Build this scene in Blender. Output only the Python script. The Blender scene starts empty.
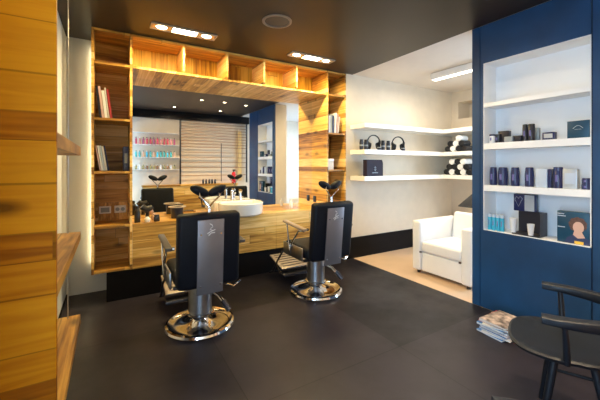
import bpy, bmesh, math, random
from mathutils import Vector, Matrix
random.seed(7)
S = bpy.context.scene
COL = S.collection
PI = math.pi
H = 1.35                      # eye height
TH = math.radians(30.7)
SN, CS = math.sin(TH), math.cos(TH)
FP = 320.0
def R(px):                    # X/Y of the vertical plane through the eye at a bearing
    u = (px-300)/FP
    return (SN+CS*u)/(CS-SN*u)

# ------------------------------------------------------------------ materials
MATS = {}
def new_mat(name):
    m = bpy.data.materials.new(name); m.use_nodes = True
    return m, m.node_tree.nodes, m.node_tree.links, m.node_tree.nodes['Principled BSDF']
def pm(name, col, rough=.5, metal=0, noise=0, nscale=8, bump=0, bscale=60, coat=0, emit=None, estr=0, spec=None):
    if name in MATS: return MATS[name]
    m, n, l, b = new_mat(name)
    b.inputs['Base Color'].default_value = (*col, 1)
    b.inputs['Roughness'].default_value = rough
    b.inputs['Metallic'].default_value = metal
    if spec is not None: b.inputs['Specular IOR Level'].default_value = spec
    if coat: b.inputs['Coat Weight'].default_value = coat
    tc = n.new('ShaderNodeTexCoord')
    nz = n.new('ShaderNodeTexNoise'); nz.inputs['Scale'].default_value = nscale; nz.inputs['Detail'].default_value = 5
    l.new(tc.outputs['Object'], nz.inputs['Vector'])
    rp = n.new('ShaderNodeValToRGB')
    k = noise
    rp.color_ramp.elements[0].position = .3; rp.color_ramp.elements[1].position = .7
    rp.color_ramp.elements[0].color = (*[max(0, c*(1-k)) for c in col], 1)
    rp.color_ramp.elements[1].color = (*[min(1, c*(1+k)) for c in col], 1)
    l.new(nz.outputs['Fac'], rp.inputs['Fac']); l.new(rp.outputs['Color'], b.inputs['Base Color'])
    if bump:
        n2 = n.new('ShaderNodeTexNoise'); n2.inputs['Scale'].default_value = bscale
        l.new(tc.outputs['Object'], n2.inputs['Vector'])
        bp = n.new('ShaderNodeBump'); bp.inputs['Strength'].default_value = bump; bp.inputs['Distance'].default_value = .01
        l.new(n2.outputs['Fac'], bp.inputs['Height']); l.new(bp.outputs['Normal'], b.inputs['Normal'])
    if emit:
        b.inputs['Emission Color'].default_value = (*emit, 1); b.inputs['Emission Strength'].default_value = estr
    MATS[name] = m
    return m

def wood(name, stack='Z', grain='X', h=.11, L=1.1, sat=1.0, val=1.0, off=0.0, tint=(1, 1, 1), rough=.42, contrast=1.0, gs=1.15, spec=.35):
    """boards: stack = axis across the boards, grain = axis along them"""
    if name in MATS: return MATS[name]
    m, n, l, b = new_mat(name)
    tc = n.new('ShaderNodeTexCoord'); sp = n.new('ShaderNodeSeparateXYZ'); l.new(tc.outputs['Object'], sp.inputs[0])
    def M(op, a, c=None, d=None):
        q = n.new('ShaderNodeMath'); q.operation = op
        for i, v in enumerate((a, c, d)):
            if v is None: continue
            if isinstance(v, (int, float)): q.inputs[i].default_value = v
            else: l.new(v, q.inputs[i])
        return q.outputs[0]
    s = M('DIVIDE', M('ADD', sp.outputs[stack], 10.0+off), h)
    # uneven board widths
    sw = M('ADD', s, M('MULTIPLY', M('SINE', M('MULTIPLY', s, 1.9)), .22))
    idn = M('FLOOR', sw); fr = M('FRACT', sw)
    wn = n.new('ShaderNodeTexWhiteNoise'); wn.noise_dimensions = '1D'; l.new(idn, wn.inputs['W'])
    a2 = M('ADD', M('DIVIDE', M('ADD', sp.outputs[grain], 10.0), L), M('MULTIPLY', wn.outputs['Value'], 7.3))
    id2 = M('FLOOR', a2); fr2 = M('FRACT', a2)
    cb = n.new('ShaderNodeCombineXYZ'); l.new(idn, cb.inputs[0]); l.new(id2, cb.inputs[1])
    w2 = n.new('ShaderNodeTexWhiteNoise'); w2.noise_dimensions = '3D'; l.new(cb.outputs[0], w2.inputs['Vector'])
    # grain noise, stretched along the board and shifted per board
    mp = n.new('ShaderNodeCombineXYZ')
    axes = {'X': 0, 'Y': 1, 'Z': 2}
    for ax, i in axes.items():
        sc = 1.6 if ax == grain else (26.0 if ax == stack else 9.0)
        o = M('MULTIPLY', sp.outputs[ax], sc)
        if ax == grain: o = M('ADD', o, M('MULTIPLY', w2.outputs['Value'], 37.0))
        l.new(o, mp.inputs[i])
    nz = n.new('ShaderNodeTexNoise'); nz.inputs['Scale'].default_value = 1; nz.inputs['Detail'].default_value = 6; nz.inputs['Distortion'].default_value = 1.2
    l.new(mp.outputs[0], nz.inputs['Vector'])
    # knots
    mk = n.new('ShaderNodeCombineXYZ')
    for ax, i in axes.items():
        sc = 2.6 if ax == grain else (6.0 if ax == stack else 1.0)
        l.new(M('MULTIPLY', sp.outputs[ax], sc), mk.inputs[i])
    vo = n.new('ShaderNodeTexVoronoi'); vo.inputs['Scale'].default_value = 1; l.new(mk.outputs[0], vo.inputs['Vector'])
    kn = n.new('ShaderNodeMapRange'); kn.inputs[1].default_value = .06; kn.inputs[2].default_value = .2; kn.inputs[3].default_value = .3; kn.inputs[4].default_value = 1
    l.new(vo.outputs['Distance'], kn.inputs[0])
    v = M('ADD', M('MULTIPLY', w2.outputs['Value'], .55*contrast), M('SUBTRACT', M('MULTIPLY', nz.outputs['Fac'], gs), (gs-.8)/2+max(0, contrast-1)*.22))
    rp = n.new('ShaderNodeValToRGB'); e = rp.color_ramp.elements
    def c(r, g, bl): return (r*val*tint[0], g*val*tint[1], bl*val*tint[2]*(2-sat), 1)
    e[0].position = .18; e[0].color = c(.13, .052, .010)
    e[1].position = 1.0; e[1].color = c(.86, .60, .25)
    x = e.new(.42); x.color = c(.37, .180, .034)
    x = e.new(.66); x.color = c(.63, .36, .078)
    l.new(v, rp.inputs['Fac'])
    seam = M('MULTIPLY', M('GREATER_THAN', fr, .035), M('GREATER_THAN', fr2, .004))
    sm = M('MULTIPLY', M('ADD', M('MULTIPLY', seam, .45), .55), kn.outputs[0])
    mx = n.new('ShaderNodeMixRGB'); mx.blend_type = 'MULTIPLY'; mx.inputs[0].default_value = 1
    l.new(rp.outputs['Color'], mx.inputs[1]); l.new(sm, mx.inputs[2])
    l.new(mx.outputs[0], b.inputs['Base Color'])
    b.inputs['Roughness'].default_value = rough; b.inputs['Specular IOR Level'].default_value = spec
    bp = n.new('ShaderNodeBump'); bp.inputs['Strength'].default_value = .25; bp.inputs['Distance'].default_value = .004
    l.new(sm, bp.inputs['Height']); l.new(bp.outputs['Normal'], b.inputs['Normal'])
    MATS[name] = m
    return m

W_H = wood('boards_horizontal')
W_HBACK = wood('boards_horizontal_backs', h=.10, off=.03, val=.85, contrast=1.3)
W_FRONT = wood('boards_counter_front', h=.115, L=1.6, off=.04, val=1.1, contrast=1.15)
W_SIDE = wood('boards_side', 'Z', 'Y', h=.085, L=9, val=1.25, contrast=1.9, gs=.9)
W_V = wood('boards_vertical', 'X', 'Z', h=.10, L=2, sat=1.5, val=.9, tint=(1, .95, .8))
W_SHELF = wood('boards_shelf', 'Y', 'X', h=.16, L=2, val=1.1, contrast=.5)
W_CROSS = wood('boards_cross', 'X', 'Y', h=.12, L=2, val=1.15, contrast=.7, tint=(1, 1.05, 1.25))
W_EDGE = wood('boards_edge', 'Y', 'Z', h=.5, L=4, val=1.2, contrast=.3)
W_TOP = wood('boards_counter_top', 'Y', 'X', h=.14, L=1.4, val=1.15, contrast=.6, rough=.3)
W_PANEL = wood('boards_honey_panel', h=.125, L=2.4, off=.09, sat=1.95, val=.62, tint=(.98, .57, .5), rough=.6, spec=.08, gs=.75, contrast=1.15)
W_LONG = wood('boards_long_shelf', 'X', 'Y', h=.3, L=4, val=1.0, contrast=.5)

WHITE = pm('white_paint', (.72, .69, .64), .6, noise=.02, bump=.03)
WHITE_COOL = pm('white_wall_cool', (.66, .68, .68), .6, noise=.02, bump=.03)
CREAM = pm('cream_wall', (.70, .61, .48), .6, noise=.03, bump=.03)
WCEIL = pm('white_ceiling_paint', (.66, .60, .53), .7, noise=.02)
WSHELF = pm('white_shelf_lacquer', (.86, .83, .78), .35, noise=.01)
NICHE = pm('white_niche_lacquer', (.90, .91, .91), .4, noise=.01)
BLACKB = pm('black_skirting', (.006, .005, .005), .6, noise=.2, spec=.15)
BLACKLEATHER = pm('black_leather', (.003, .0045, .009), .5, spec=.22, noise=.15, bump=.1, bscale=150)
BLACKPL = pm('black_plastic', (.014, .014, .016), .35, noise=.1)
BLACKWOOD = pm('black_painted_wood', (.007, .009, .013), .42, spec=.3, noise=.2, nscale=20)
CHROME = pm('chrome', (.86, .86, .87), .09, 1, noise=.01)
STEEL = pm('brushed_steel', (.42, .44, .48), .32, 1, noise=.08, nscale=20)
PLATE = pm('grey_metal_plate', (.27, .26, .28), .42, .7, noise=.06)
DARKST = pm('dark_steel', (.05, .05, .06), .3, .8, noise=.1)
CERAMIC = pm('white_ceramic', (.86, .86, .84), .12, noise=.01, coat=.5)
LEATHERW = pm('white_leather', (.84, .84, .84), .42, noise=.02, bump=.04, bscale=90)
BLUECAB = pm('blue_cabinet_paint', (.006, .048, .135), .48, noise=.28, nscale=2.5, bump=.05, bscale=30)
BLUEDK = pm('blue_cabinet_groove', (.006, .02, .05), .5, noise=.1)
NAVY = pm('navy_plastic', (.02, .028, .10), .25, noise=.1)
TEAL = pm('teal_card', (.006, .055, .11), .4, noise=.1)
CYAN = pm('turquoise_gel', (.05, .42, .62), .2, noise=.1)
VIOLET = pm('violet_print', (.14, .13, .36), .3, noise=.1)
SILVER = pm('silver_card', (.50, .55, .60), .35, .3, noise=.1)
PALEBL = pm('pale_blue_card', (.52, .60, .72), .4, noise=.05)
BLACKCARD = pm('black_card', (.02, .02, .03), .35, noise=.1)
WHITEPL = pm('white_plastic', (.85, .85, .84), .3, noise=.01)
GREYC = pm('grey_card', (.30, .34, .36), .5, noise=.1)
RED = pm('red_cover', (.33, .03, .03), .4, noise=.15)
PINK = pm('pink_cover', (.62, .42, .40), .5, noise=.1)
PAPER = pm('paper_pages', (.75, .72, .66), .7, noise=.08, nscale=40)
NAVYB = pm('navy_cover', (.03, .045, .12), .45, noise=.1)
BLUEM = pm('blue_magazine', (.08, .22, .50), .3, noise=.3, nscale=15)
SKIN = pm('printed_skin', (.66, .42, .33), .5, noise=.05)
HAIR = pm('printed_hair', (.12, .06, .045), .5, noise=.3, nscale=60)
YELLOW = pm('yellow_print', (.80, .50, .06), .5, noise=.05)
TWHITE = pm('white_towel', (.80, .78, .75), .9, noise=.05, bump=.3, bscale=200)
TBLACK = pm('black_towel', (.012, .012, .014), .9, noise=.2, bump=.3, bscale=200)
FLOORB = pm('pale_floor', (.60, .43, .29), .4, noise=.06, nscale=3)
LAMP = pm('lamp_glow', (1, .95, .85), .5, emit=(1, .86, .62), estr=22)
LAMPS = pm('spot_glow', (1, .95, .85), .5, emit=(1, .82, .55), estr=16)
TUBE = pm('tube_glow', (1, .97, .9), .5, emit=(1, .93, .8), estr=3)
LED = pm('led_glow', (1, .9, .6), .5, emit=(1, .86, .50), estr=18)
LFRAME = pm('lamp_housing', (.55, .45, .33), .4, .2, noise=.05)
TAN = pm('tan_slat', (.27, .16, .08), .5, noise=.1)

def ceiling_mat():
    m, n, l, b = new_mat('dark_ceiling_paint')
    tc = n.new('ShaderNodeTexCoord'); nz = n.new('ShaderNodeTexNoise'); nz.inputs['Scale'].default_value = 2; l.new(tc.outputs['Object'], nz.inputs[0])
    rp = n.new('ShaderNodeValToRGB'); rp.color_ramp.elements[0].color = (.019, .015, .011, 1); rp.color_ramp.elements[1].color = (.036, .026, .018, 1)
    l.new(nz.outputs['Fac'], rp.inputs[0]); l.new(rp.outputs[0], b.inputs['Base Color']); b.inputs['Roughness'].default_value = .42; b.inputs['Specular IOR Level'].default_value = .3
    return m
def floor_mat():
    m, n, l, b = new_mat('dark_floor_tiles')
    tc = n.new('ShaderNodeTexCoord'); sp = n.new('ShaderNodeSeparateXYZ'); l.new(tc.outputs['Object'], sp.inputs[0])
    def M(op, a, c=None):
        q = n.new('ShaderNodeMath'); q.operation = op
        for i, v in enumerate((a, c)):
            if v is None: continue
            if isinstance(v, (int, float)): q.inputs[i].default_value = v
            else: l.new(v, q.inputs[i])
        return q.outputs[0]
    x = M('DIVIDE', M('ADD', sp.outputs[0], -.68+11.8), 1.18); y = M('DIVIDE', M('ADD', sp.outputs[1], -1.675+11.8), 1.18)
    cb = n.new('ShaderNodeCombineXYZ'); l.new(M('FLOOR', x), cb.inputs[0]); l.new(M('FLOOR', y), cb.inputs[1])
    wn = n.new('ShaderNodeTexWhiteNoise'); wn.noise_dimensions = '3D'; l.new(cb.outputs[0], wn.inputs['Vector'])
    fx, fy = M('FRACT', x), M('FRACT', y)
    seam = M('MULTIPLY', M('GREATER_THAN', fx, .006), M('GREATER_THAN', fy, .006))
    nz = n.new('ShaderNodeTexNoise'); nz.inputs['Scale'].default_value = 2.2; nz.inputs['Detail'].default_value = 7; nz.inputs['Roughness'].default_value = .6
    l.new(tc.outputs['Object'], nz.inputs['Vector'])
    v = M('MULTIPLY', M('ADD', M('MULTIPLY', wn.outputs['Value'], .5), nz.outputs['Fac']), M('ADD', M('MULTIPLY', seam, .6), .4))
    rp = n.new('ShaderNodeValToRGB'); e = rp.color_ramp.elements
    e[0].position = .35; e[0].color = (.004, .004, .007, 1); e[1].position = 1.0; e[1].color = (.027, .023, .031, 1)
    l.new(v, rp.inputs[0]); l.new(rp.outputs[0], b.inputs['Base Color'])
    rr = n.new('ShaderNodeMapRange'); rr.inputs[1].default_value = .3; rr.inputs[2].default_value = .7; rr.inputs[3].default_value = .48; rr.inputs[4].default_value = .28; b.inputs['Specular IOR Level'].default_value = .33; l.new(nz.outputs['Fac'], rr.inputs[0])
    l.new(rr.outputs[0], b.inputs['Roughness'])
    bp = n.new('ShaderNodeBump'); bp.inputs['Strength'].default_value = .08; bp.inputs['Distance'].default_value = .01
    l.new(nz.outputs['Fac'], bp.inputs['Height']); l.new(bp.outputs[0], b.inputs['Normal'])
    return m
def mirror_mat():
    m, n, l, b = new_mat('mirror_silver')
    b.inputs['Base Color'].default_value = (.90, .91, .90, 1); b.inputs['Metallic'].default_value = 1; b.inputs['Roughness'].default_value = 0
    return m
def glass_mat():
    m = bpy.data.materials.new('window_glass'); m.use_nodes = True; n = m.node_tree.nodes; l = m.node_tree.links
    n.clear(); o = n.new('ShaderNodeOutputMaterial'); t = n.new('ShaderNodeBsdfTransparent'); g = n.new('ShaderNodeBsdfGlossy'); g.inputs['Roughness'].default_value = .02
    x = n.new('ShaderNodeMixShader'); x.inputs[0].default_value = .06
    l.new(t.outputs[0], x.inputs[1]); l.new(g.outputs[0], x.inputs[2]); l.new(x.outputs[0], o.inputs[0])
    return m
CEILM, FLOORM, MIRR, GLASS = ceiling_mat(), floor_mat(), mirror_mat(), glass_mat()

# ------------------------------------------------------------------ mesh helpers
def add_box(bm, x0, x1, y0, y1, z0, z1, bev=0, seg=2, mat=None):
    r = bmesh.ops.create_cube(bm, size=1)
    vs = r['verts']
    for v in vs:
        v.co = Vector((x0+(v.co.x+.5)*(x1-x0), y0+(v.co.y+.5)*(y1-y0), z0+(v.co.z+.5)*(z1-z0)))
    if bev:
        es = {e for v in vs for e in v.link_edges}
        g = bmesh.ops.bevel(bm, geom=list(es), offset=bev, segments=seg, profile=.5, affect='EDGES')
        vs = list({v for f in g['faces'] for v in f.verts} | {v for v in vs if v.is_valid})
    if mat is not None:
        bmesh.ops.transform(bm, matrix=mat, verts=vs)
    return vs
def add_cyl(bm, a, b, r0, r1=None, seg=20):
    a, b = Vector(a), Vector(b); r1 = r0 if r1 is None else r1
    d = b-a; q = d.to_track_quat('Z', 'Y').to_matrix().to_4x4()
    M = Matrix.Translation((a+b)/2) @ q
    bmesh.ops.create_cone(bm, cap_ends=True, segments=seg, radius1=r0, radius2=r1, depth=d.length, matrix=M)
def add_lathe(bm, prof, seg=40, cx=0, cy=0, sx=1, sy=1):
    rings = []
    for r, z in prof:
        if r < 1e-6: rings.append([bm.verts.new((cx, cy, z))])
        else: rings.append([bm.verts.new((cx+sx*r*math.cos(2*PI*i/seg), cy+sy*r*math.sin(2*PI*i/seg), z)) for i in range(seg)])
    for A, B in zip(rings, rings[1:]):
        for i in range(seg):
            j = (i+1) % seg
            if len(A) == 1 and len(B) == 1: continue
            if len(A) == 1: bm.faces.new((A[0], B[i], B[j]))
            elif len(B) == 1: bm.faces.new((A[i], A[j], B[0]))
            else: bm.faces.new((A[i], A[j], B[j], B[i]))
def add_tube(bm, pts, r, seg=10, flat=None, caps=True):
    """sweep; flat=(half width, half height) gives a rectangular-ish bar with world z as height"""
    pts = [Vector(p) for p in pts]; rings = []
    up0 = Vector((0, 0, 1))
    for i, p in enumerate(pts):
        d = (pts[min(i+1, len(pts)-1)]-pts[max(i-1, 0)]).normalized()
        up = up0 if abs(d.z) < .95 else Vector((0, 1, 0))
        s = d.cross(up).normalized(); t = s.cross(d).normalized()
        rr = r[i] if isinstance(r, (list, tuple)) else r
        ring = []
        for k in range(seg):
            a = 2*PI*k/seg; ca, sa = math.cos(a), math.sin(a)
            if flat:
                hw, hh = flat[i] if isinstance(flat, list) else flat
                ex = .45
                ca = math.copysign(abs(ca)**ex, ca)*hw; sa = math.copysign(abs(sa)**ex, sa)*hh
                ring.append(bm.verts.new(p+s*ca+t*sa))
            else: ring.append(bm.verts.new(p+s*ca*rr+t*sa*rr))
        rings.append(ring)
    for A, B in zip(rings, rings[1:]):
        for k in range(seg): bm.faces.new((A[k], A[(k+1) % seg], B[(k+1) % seg], B[k]))
    if caps: bm.faces.new(rings[0][::-1]); bm.faces.new(rings[-1])
def add_poly(bm, outline, z0, z1, M=None):
    a = [bm.verts.new((x, y, z0)) for x, y in outline]; b = [bm.verts.new((x, y, z1)) for x, y in outline]
    n = len(a); bm.faces.new(a[::-1]); bm.faces.new(b)
    for i in range(n): bm.faces.new((a[i], a[(i+1) % n], b[(i+1) % n], b[i]))
    if M is not None: bmesh.ops.transform(bm, matrix=M, verts=a+b)
def obj(name, bm, mat, parent=None, smooth=True, loc=None, rot=None):
    bmesh.ops.recalc_face_normals(bm, faces=bm.faces)
    me = bpy.data.meshes.new(name); bm.to_mesh(me); bm.free(); me.materials.append(mat)
    if smooth:
        for p in me.polygons: p.use_smooth = True
        try: me.set_sharp_from_angle(angle=math.radians(35))
        except Exception: pass
    o = bpy.data.objects.new(name, me); COL.objects.link(o)
    if parent is not None: o.parent = parent
    if loc: o.location = loc
    if rot: o.rotation_euler = rot
    return o
def box(name, x0, x1, y0, y1, z0, z1, mat, parent=None, bev=0, seg=2, loc=None, rot=None):
    bm = bmesh.new(); add_box(bm, x0, x1, y0, y1, z0, z1, bev, seg)
    return obj(name, bm, mat, parent, smooth=bev > 0, loc=loc, rot=rot)
def thing(name, label, cat, loc=(0, 0, 0), rz=0, group=None):
    o = bpy.data.objects.new(name, None); COL.objects.link(o); o.location = loc; o.rotation_euler = (0, 0, rz); o.empty_display_size = .1
    return tag(o, label, cat, group)
def tag(o, label, cat, group=None):
    o['label'] = label; o['category'] = cat
    if group: o['group'] = group
    return o
def struct(o): o['kind'] = 'structure'; return o
def copy_tree(o, parent=None):
    c = o.copy(); COL.objects.link(c); c.parent = parent
    for ch in list(o.children): copy_tree(ch, c)
    return c

# ------------------------------------------------------------------ room shell
ZC = 2.69
XL, XR, YB, YF = -.39, 5.42, -.32, 3.65      # left wall, right wall, rear wall, main back wall face
struct(box('floor', XL-.1, 3.06, YB-.1, 4.12, -.08, 0, FLOORM))
fl = box('floor_side', 3.06, XR+.1, YB-.1, 4.12, -.08, -.001, FLOORB); struct(fl)
struct(box('ceiling', XL-.1, 3.06, YB-.1, 4.12, ZC, ZC+.1, CEILM))
struct(box('ceiling_side', 3.06, XR+.4, YB-.1, 4.12, ZC+.004, ZC+.1, WCEIL))
struct(box('wall_back', XL-.1, 2.945, 4.08, 4.2, 0, ZC, WHITE_COOL))
struct(box('wall_back_side', 2.945, XR+.1, YF, 4.2, 0, ZC+.004, CREAM))
struct(box('baseboard_back', -.03, 2.945, 3.70, 4.08, 0, .30, BLACKB))
struct(box('baseboard_side', 2.945, XR, YF-.018, YF, 0, .30, BLACKB))
# left wall with a large window beside the camera (behind the wooden end panel)
bm = bmesh.new()
WY0, WY1, WZ0, WZ1 = -.28, .56, .15, 2.40
for a in ((YB-.1, WY0, 0, ZC), (WY1, 4.12, 0, ZC), (WY0, WY1, 0, WZ0), (WY0, WY1, WZ1, ZC)):
    add_box(bm, XL-.1, XL, a[0], a[1], a[2], a[3])
struct(obj('wall_left', bm, WHITE_COOL, smooth=False))
def window(name, x, y0, y1, z0, z1):
    bm = bmesh.new()
    for a in ((y0, y0+.05, z0, z1), (y1-.05, y1, z0, z1), (y0, y1, z0, z0+.05), (y0, y1, z1-.05, z1)):
        add_box(bm, x-.03, x+.03, *a)
    f = struct(obj(name, bm, DARKST, smooth=False))
    box('window_pane', x-.004, x+.004, y0+.05, y1-.05, z0+.05, z1-.05, GLASS, f)
    return f
window('window_1', XL-.05, WY0, WY1, WZ0, WZ1)
# right wall with window (unseen, added to light the side room) and the dark recess above the corner shelves
bm = bmesh.new()
VY0, VY1, VZ0, VZ1 = .1, 1.7, .5, 2.3
for a in ((YB-.1, VY0, 0, ZC+.004), (VY0, VY1, 0, VZ0), (VY0, VY1, VZ1, ZC+.004), (VY1, 2.6, 0, ZC+.004),
          (2.6, 3.52, 0, 2.20), (2.6, 3.52, 2.50, ZC+.004), (3.52, YF, 0, ZC+.004)):
    add_box(bm, XR, XR+.1, *a)
add_box(bm, XR+.35, XR+.4, 2.5, 3.6, 2.1, 2.6); add_box(bm, XR+.1, XR+.35, 2.5, 2.6, 2.1, 2.6); add_box(bm, XR+.1, XR+.35, 3.52, 3.6, 2.1, 2.6)
add_box(bm, XR+.1, XR+.35, 2.6, 3.52, 2.1, 2.2); add_box(bm, XR+.1, XR+.35, 2.6, 3.52, 2.50, 2.6)
struct(obj('wall_right', bm, CREAM, smooth=False))
window('window_2_added', XR+.05, VY0, VY1, VZ0, VZ1)
struct(box('wall_rear', XL-.1, XR+.1, YB-.1, YB, 0, ZC+.004, CREAM))
bm = bmesh.new(); add_box(bm, 3.30, 3.36, .35, 1.84, 0, ZC); add_box(bm, 3.09, 3.30, 1.77, 1.84, 0, ZC); struct(obj('wall_partition', bm, CREAM, smooth=False))
struct(box('baseboard_left', XL, XL+.012, 1.5, 4.08, 0, .02, BLACKB))

# ------------------------------------------------------------------ wooden wall unit
UF = 3.65; UB = 4.05
ZS = [.33, .765, 1.298, 1.82, 2.365]
def bookcase(x0, x1, label, bot, top=ZC-.005):
    t = thing('wall_bookcase', label, 'bookcase', (x0, UF, bot))
    w = x1-x0; h = top-bot; d = UB-UF
    k = .022
    box('side_panel', 0, k, 0, d, 0, h, W_SIDE, t)
    box('side_panel', w-k, w, 0, d, 0, h, W_SIDE, t)
    box('back_panel', k, w-k, d-.02, d, 0, h, W_HBACK, t)
    box('top_panel', k, w-k, 0, d-.02, h-k, h, W_SHELF, t)
    for z in ZS:
        zz = max(z-bot, k)
        if zz > h-.05: continue
        box('shelf', k, w-k, .002, d-.02, zz-k, zz, W_SHELF, t)
    return t
lb = bookcase(-.155, .195, 'tall narrow wooden bookcase left of the mirror, glowing along its left edge', .305)
# socket board in the left bookcase
so = thing('power_sockets', 'pair of white wall sockets set in the left wooden bookcase', 'socket', (.02, UB-.021, .765))
box('mounting_board', -.13, .145, -.012, -.001, .0, .19, W_CROSS, so)
for sx in (-.065, .075):
    f = box('socket_plate', sx-.055, sx+.055, -.024, -.012, .075, .155, WHITEPL, so, bev=.006)
    bm = bmesh.new()
    if sx < 0: add_box(bm, sx-.04, sx+.04, -.027, -.024, .09, .14)
    else:
        add_cyl(bm, (sx-.025, -.028, .115), (sx-.025, -.024, .115), .02); add_cyl(bm, (sx+.025, -.028, .115), (sx+.025, -.024, .115), .02)
    obj('socket_face', bm, GREYC, f)
rb = bookcase(2.605, 2.945, 'tall wooden bookcase right of the mirror with striped plank side', .305)
# header with five cubbies
hd = thing('overhead_shelf', 'wooden overhead shelf of five open cubbies spanning above the mirror', 'shelf', (.195, UF, 2.343))
d = UB-UF; hw = 2.605-.195; hh = ZC-.005-2.343
box('bottom_board', 0, hw, 0, d, 0, .022, W_CROSS, hd)
box('top_board', 0, hw, 0, d, hh-.02, hh, W_SHELF, hd)
box('back_panel', 0, hw, d-.02, d, .022, hh-.02, W_V, hd)
for xx in (.694, 1.18, 1.653, 2.12):
    box('divider', xx-.195-.011, xx-.195+.011, 0, d-.02, .022, hh-.02, W_SIDE, hd)
# counter
ct = thing('vanity_counter', 'long wooden counter with plank front running under the mirror', 'counter', (.195, UF, .305))
box('counter_top', 0, hw, 0, d, .425, .455, W_TOP, ct)
for a, b in ((0, .80), (.80, 1.62), (1.62, hw)):
    box('drawer_front', a+.002, b-.002, .0, .022, 0, .425, W_FRONT, ct)
box('underside_board', 0, hw, .022, d, 0, .02, W_SHELF, ct)
# mirror
mr = thing('wall_mirror', 'large frameless wall mirror above the wooden counter', 'mirror', (1.4, 4.045, .76))
box('mirror_glass', -1.205, 1.205, -.004, 0, 0, 1.583, MIRR, mr)
box('backing', -1.205, 1.205, .0, .03, 0, 1.583, DARKST, mr)
ls_ = box('led_strip', .002, .016, .402, .412, .02, 2.30, LED, lb); ls_['label'] = 'warm glowing light strip'

# ------------------------------------------------------------------ books in the bookcases
def book(x, y, z, th, h, dp, mat, tilt, label, grp):
    t = thing('book', label, 'book', (x, y, z), 0, grp); t.rotation_euler = (0, tilt, 0)
    bm = bmesh.new(); add_box(bm, 0, .002, 0, dp, 0, h); add_box(bm, th-.002, th, 0, dp, 0, h); add_box(bm, 0, th, 0, .002, 0, h)
    obj('cover', bm, mat, t, smooth=False)
    box('pages', .002, th-.002, .002, dp-.004, .003, h-.004, PAPER, t)
G1, G2, G3 = 'books on the upper left shelf', 'books on the lower left shelf', 'books on the right bookcase shelf'
zt = 1.8205
x = -.088
for th, h, m, tl, lb_ in ((.018, .31, BLACKCARD, -.04, 'thin black book, leftmost upright on the upper left shelf'),
                     (.02, .31, PINK, -.09, 'pale pink book leaning beside a black one, upper left shelf'),
                     (.026, .27, WHITEPL, -.12, 'thick white book leaning in the middle of the upper left shelf'),
                     (.012, .30, PAPER, -.15, 'thin cream booklet leaning against the red one, upper left shelf'),
                     (.022, .285, RED, -.17, 'dark red book leaning at right end of the upper left books')):
    book(x, 3.70, zt+.004, th, h, .2, m, -.115, lb_, G1); x += th+.003
x = -.088
for th, h, m, tl, lb_ in ((.012, .25, PINK, -.10, 'thin pink magazine, leftmost leaning on the lower left shelf'),
                     (.014, .25, WHITEPL, -.13, 'white magazine second from left on the lower left shelf'),
                     (.014, .25, PALEBL, -.16, 'pale blue magazine leaning on the lower left shelf'),
                     (.014, .245, PAPER, -.19, 'cream magazine leaning against the navy one, lower left shelf'),
                     (.012, .25, NAVYB, -.22, 'thin navy magazine leaning rightmost of the lower left group')):
    book(x, 3.70, 1.2985+.004, th, h, .2, m, -.15, lb_, G2); x += th+.004
t = thing('box_file', 'upright navy blue box file at right end of the lower left shelf', 'box file', (.115, 3.70, 1.2985))
box('case', 0, .05, 0, .25, 0, .25, NAVYB, t, bev=.004); box('spine_label', .012, .038, -.002, 0, .08, .18, GREYC, t)
x = 2.632
for th, h, m, tl, lb_ in ((.022, .31, BLACKCARD, 0, 'tall black book, leftmost in the right bookcase'),
                     (.03, .24, PALEBL, 0, 'thick pale blue book in the right bookcase'),
                     (.02, .25, GREYC, 0, 'grey book beside the pale blue one in the right bookcase'),
                     (.03, .25, NAVYB, 0, 'thick navy book in the middle of the right bookcase'),
                     (.024, .29, WHITEPL, .07, 'white book leaning right in the right bookcase'),
                     (.020, .27, PINK, .09, 'pale pink book leaning near the right side of the right bookcase'),
                     (.018, .24, PAPER, .12, 'short cream booklet, rightmost in the right bookcase')):
    book(x, 3.68, 1.8205+.003, th, h, .2, m, tl, lb_, G3); x += th+.006
t = thing('storage_carton', 'small white carton on the middle shelf of the right bookcase', 'carton', (2.632, 3.69, 1.2985))
box('carton_body', 0, .12, 0, .15, 0, .15, PAPER, t, bev=.003); box('carton_lid', -.004, .124, -.004, .154, .12, .155, WHITEPL, t, bev=.003)

# ------------------------------------------------------------------ things on the counter
CT = .7605
t = thing('wash_basin', 'round white ceramic basin overhanging the edge of the wooden counter', 'basin', (1.37, 3.72, CT))
bm = bmesh.new()
add_lathe(bm, [(0, .001), (.235, .001), (.262, .02), (.27, .145), (.262, .152), (.248, .148), (.235, .08), (.16, .04), (.03, .03), (0, .03)], 48)
obj('bowl', bm, CERAMIC, t)
bm = bmesh.new(); add_box(bm, -.27, .27, .13, .29, .002, .155, .02, 3); obj('deck', bm, CERAMIC, t)
bm = bmesh.new(); add_lathe(bm, [(0, .031), (.024, .031), (.02, .036), (0, .036)], 20); obj('drain', bm, CHROME, t)
for dx, nm, h in ((-.045, 'tap', .13), (.065, 'hand_spray', .11)):
    bm = bmesh.new(); add_cyl(bm, (dx, .20, .154), (dx, .20, .154+h), .018, .014)
    if nm == 'tap': add_tube(bm, [(dx, .20, .26), (dx, .12, .275), (dx, .07, .255)], .011)
    else: add_cyl(bm, (dx, .20, .255), (dx, .18, .28), .02, .022)
    obj(nm, bm, CHROME, t)
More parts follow.
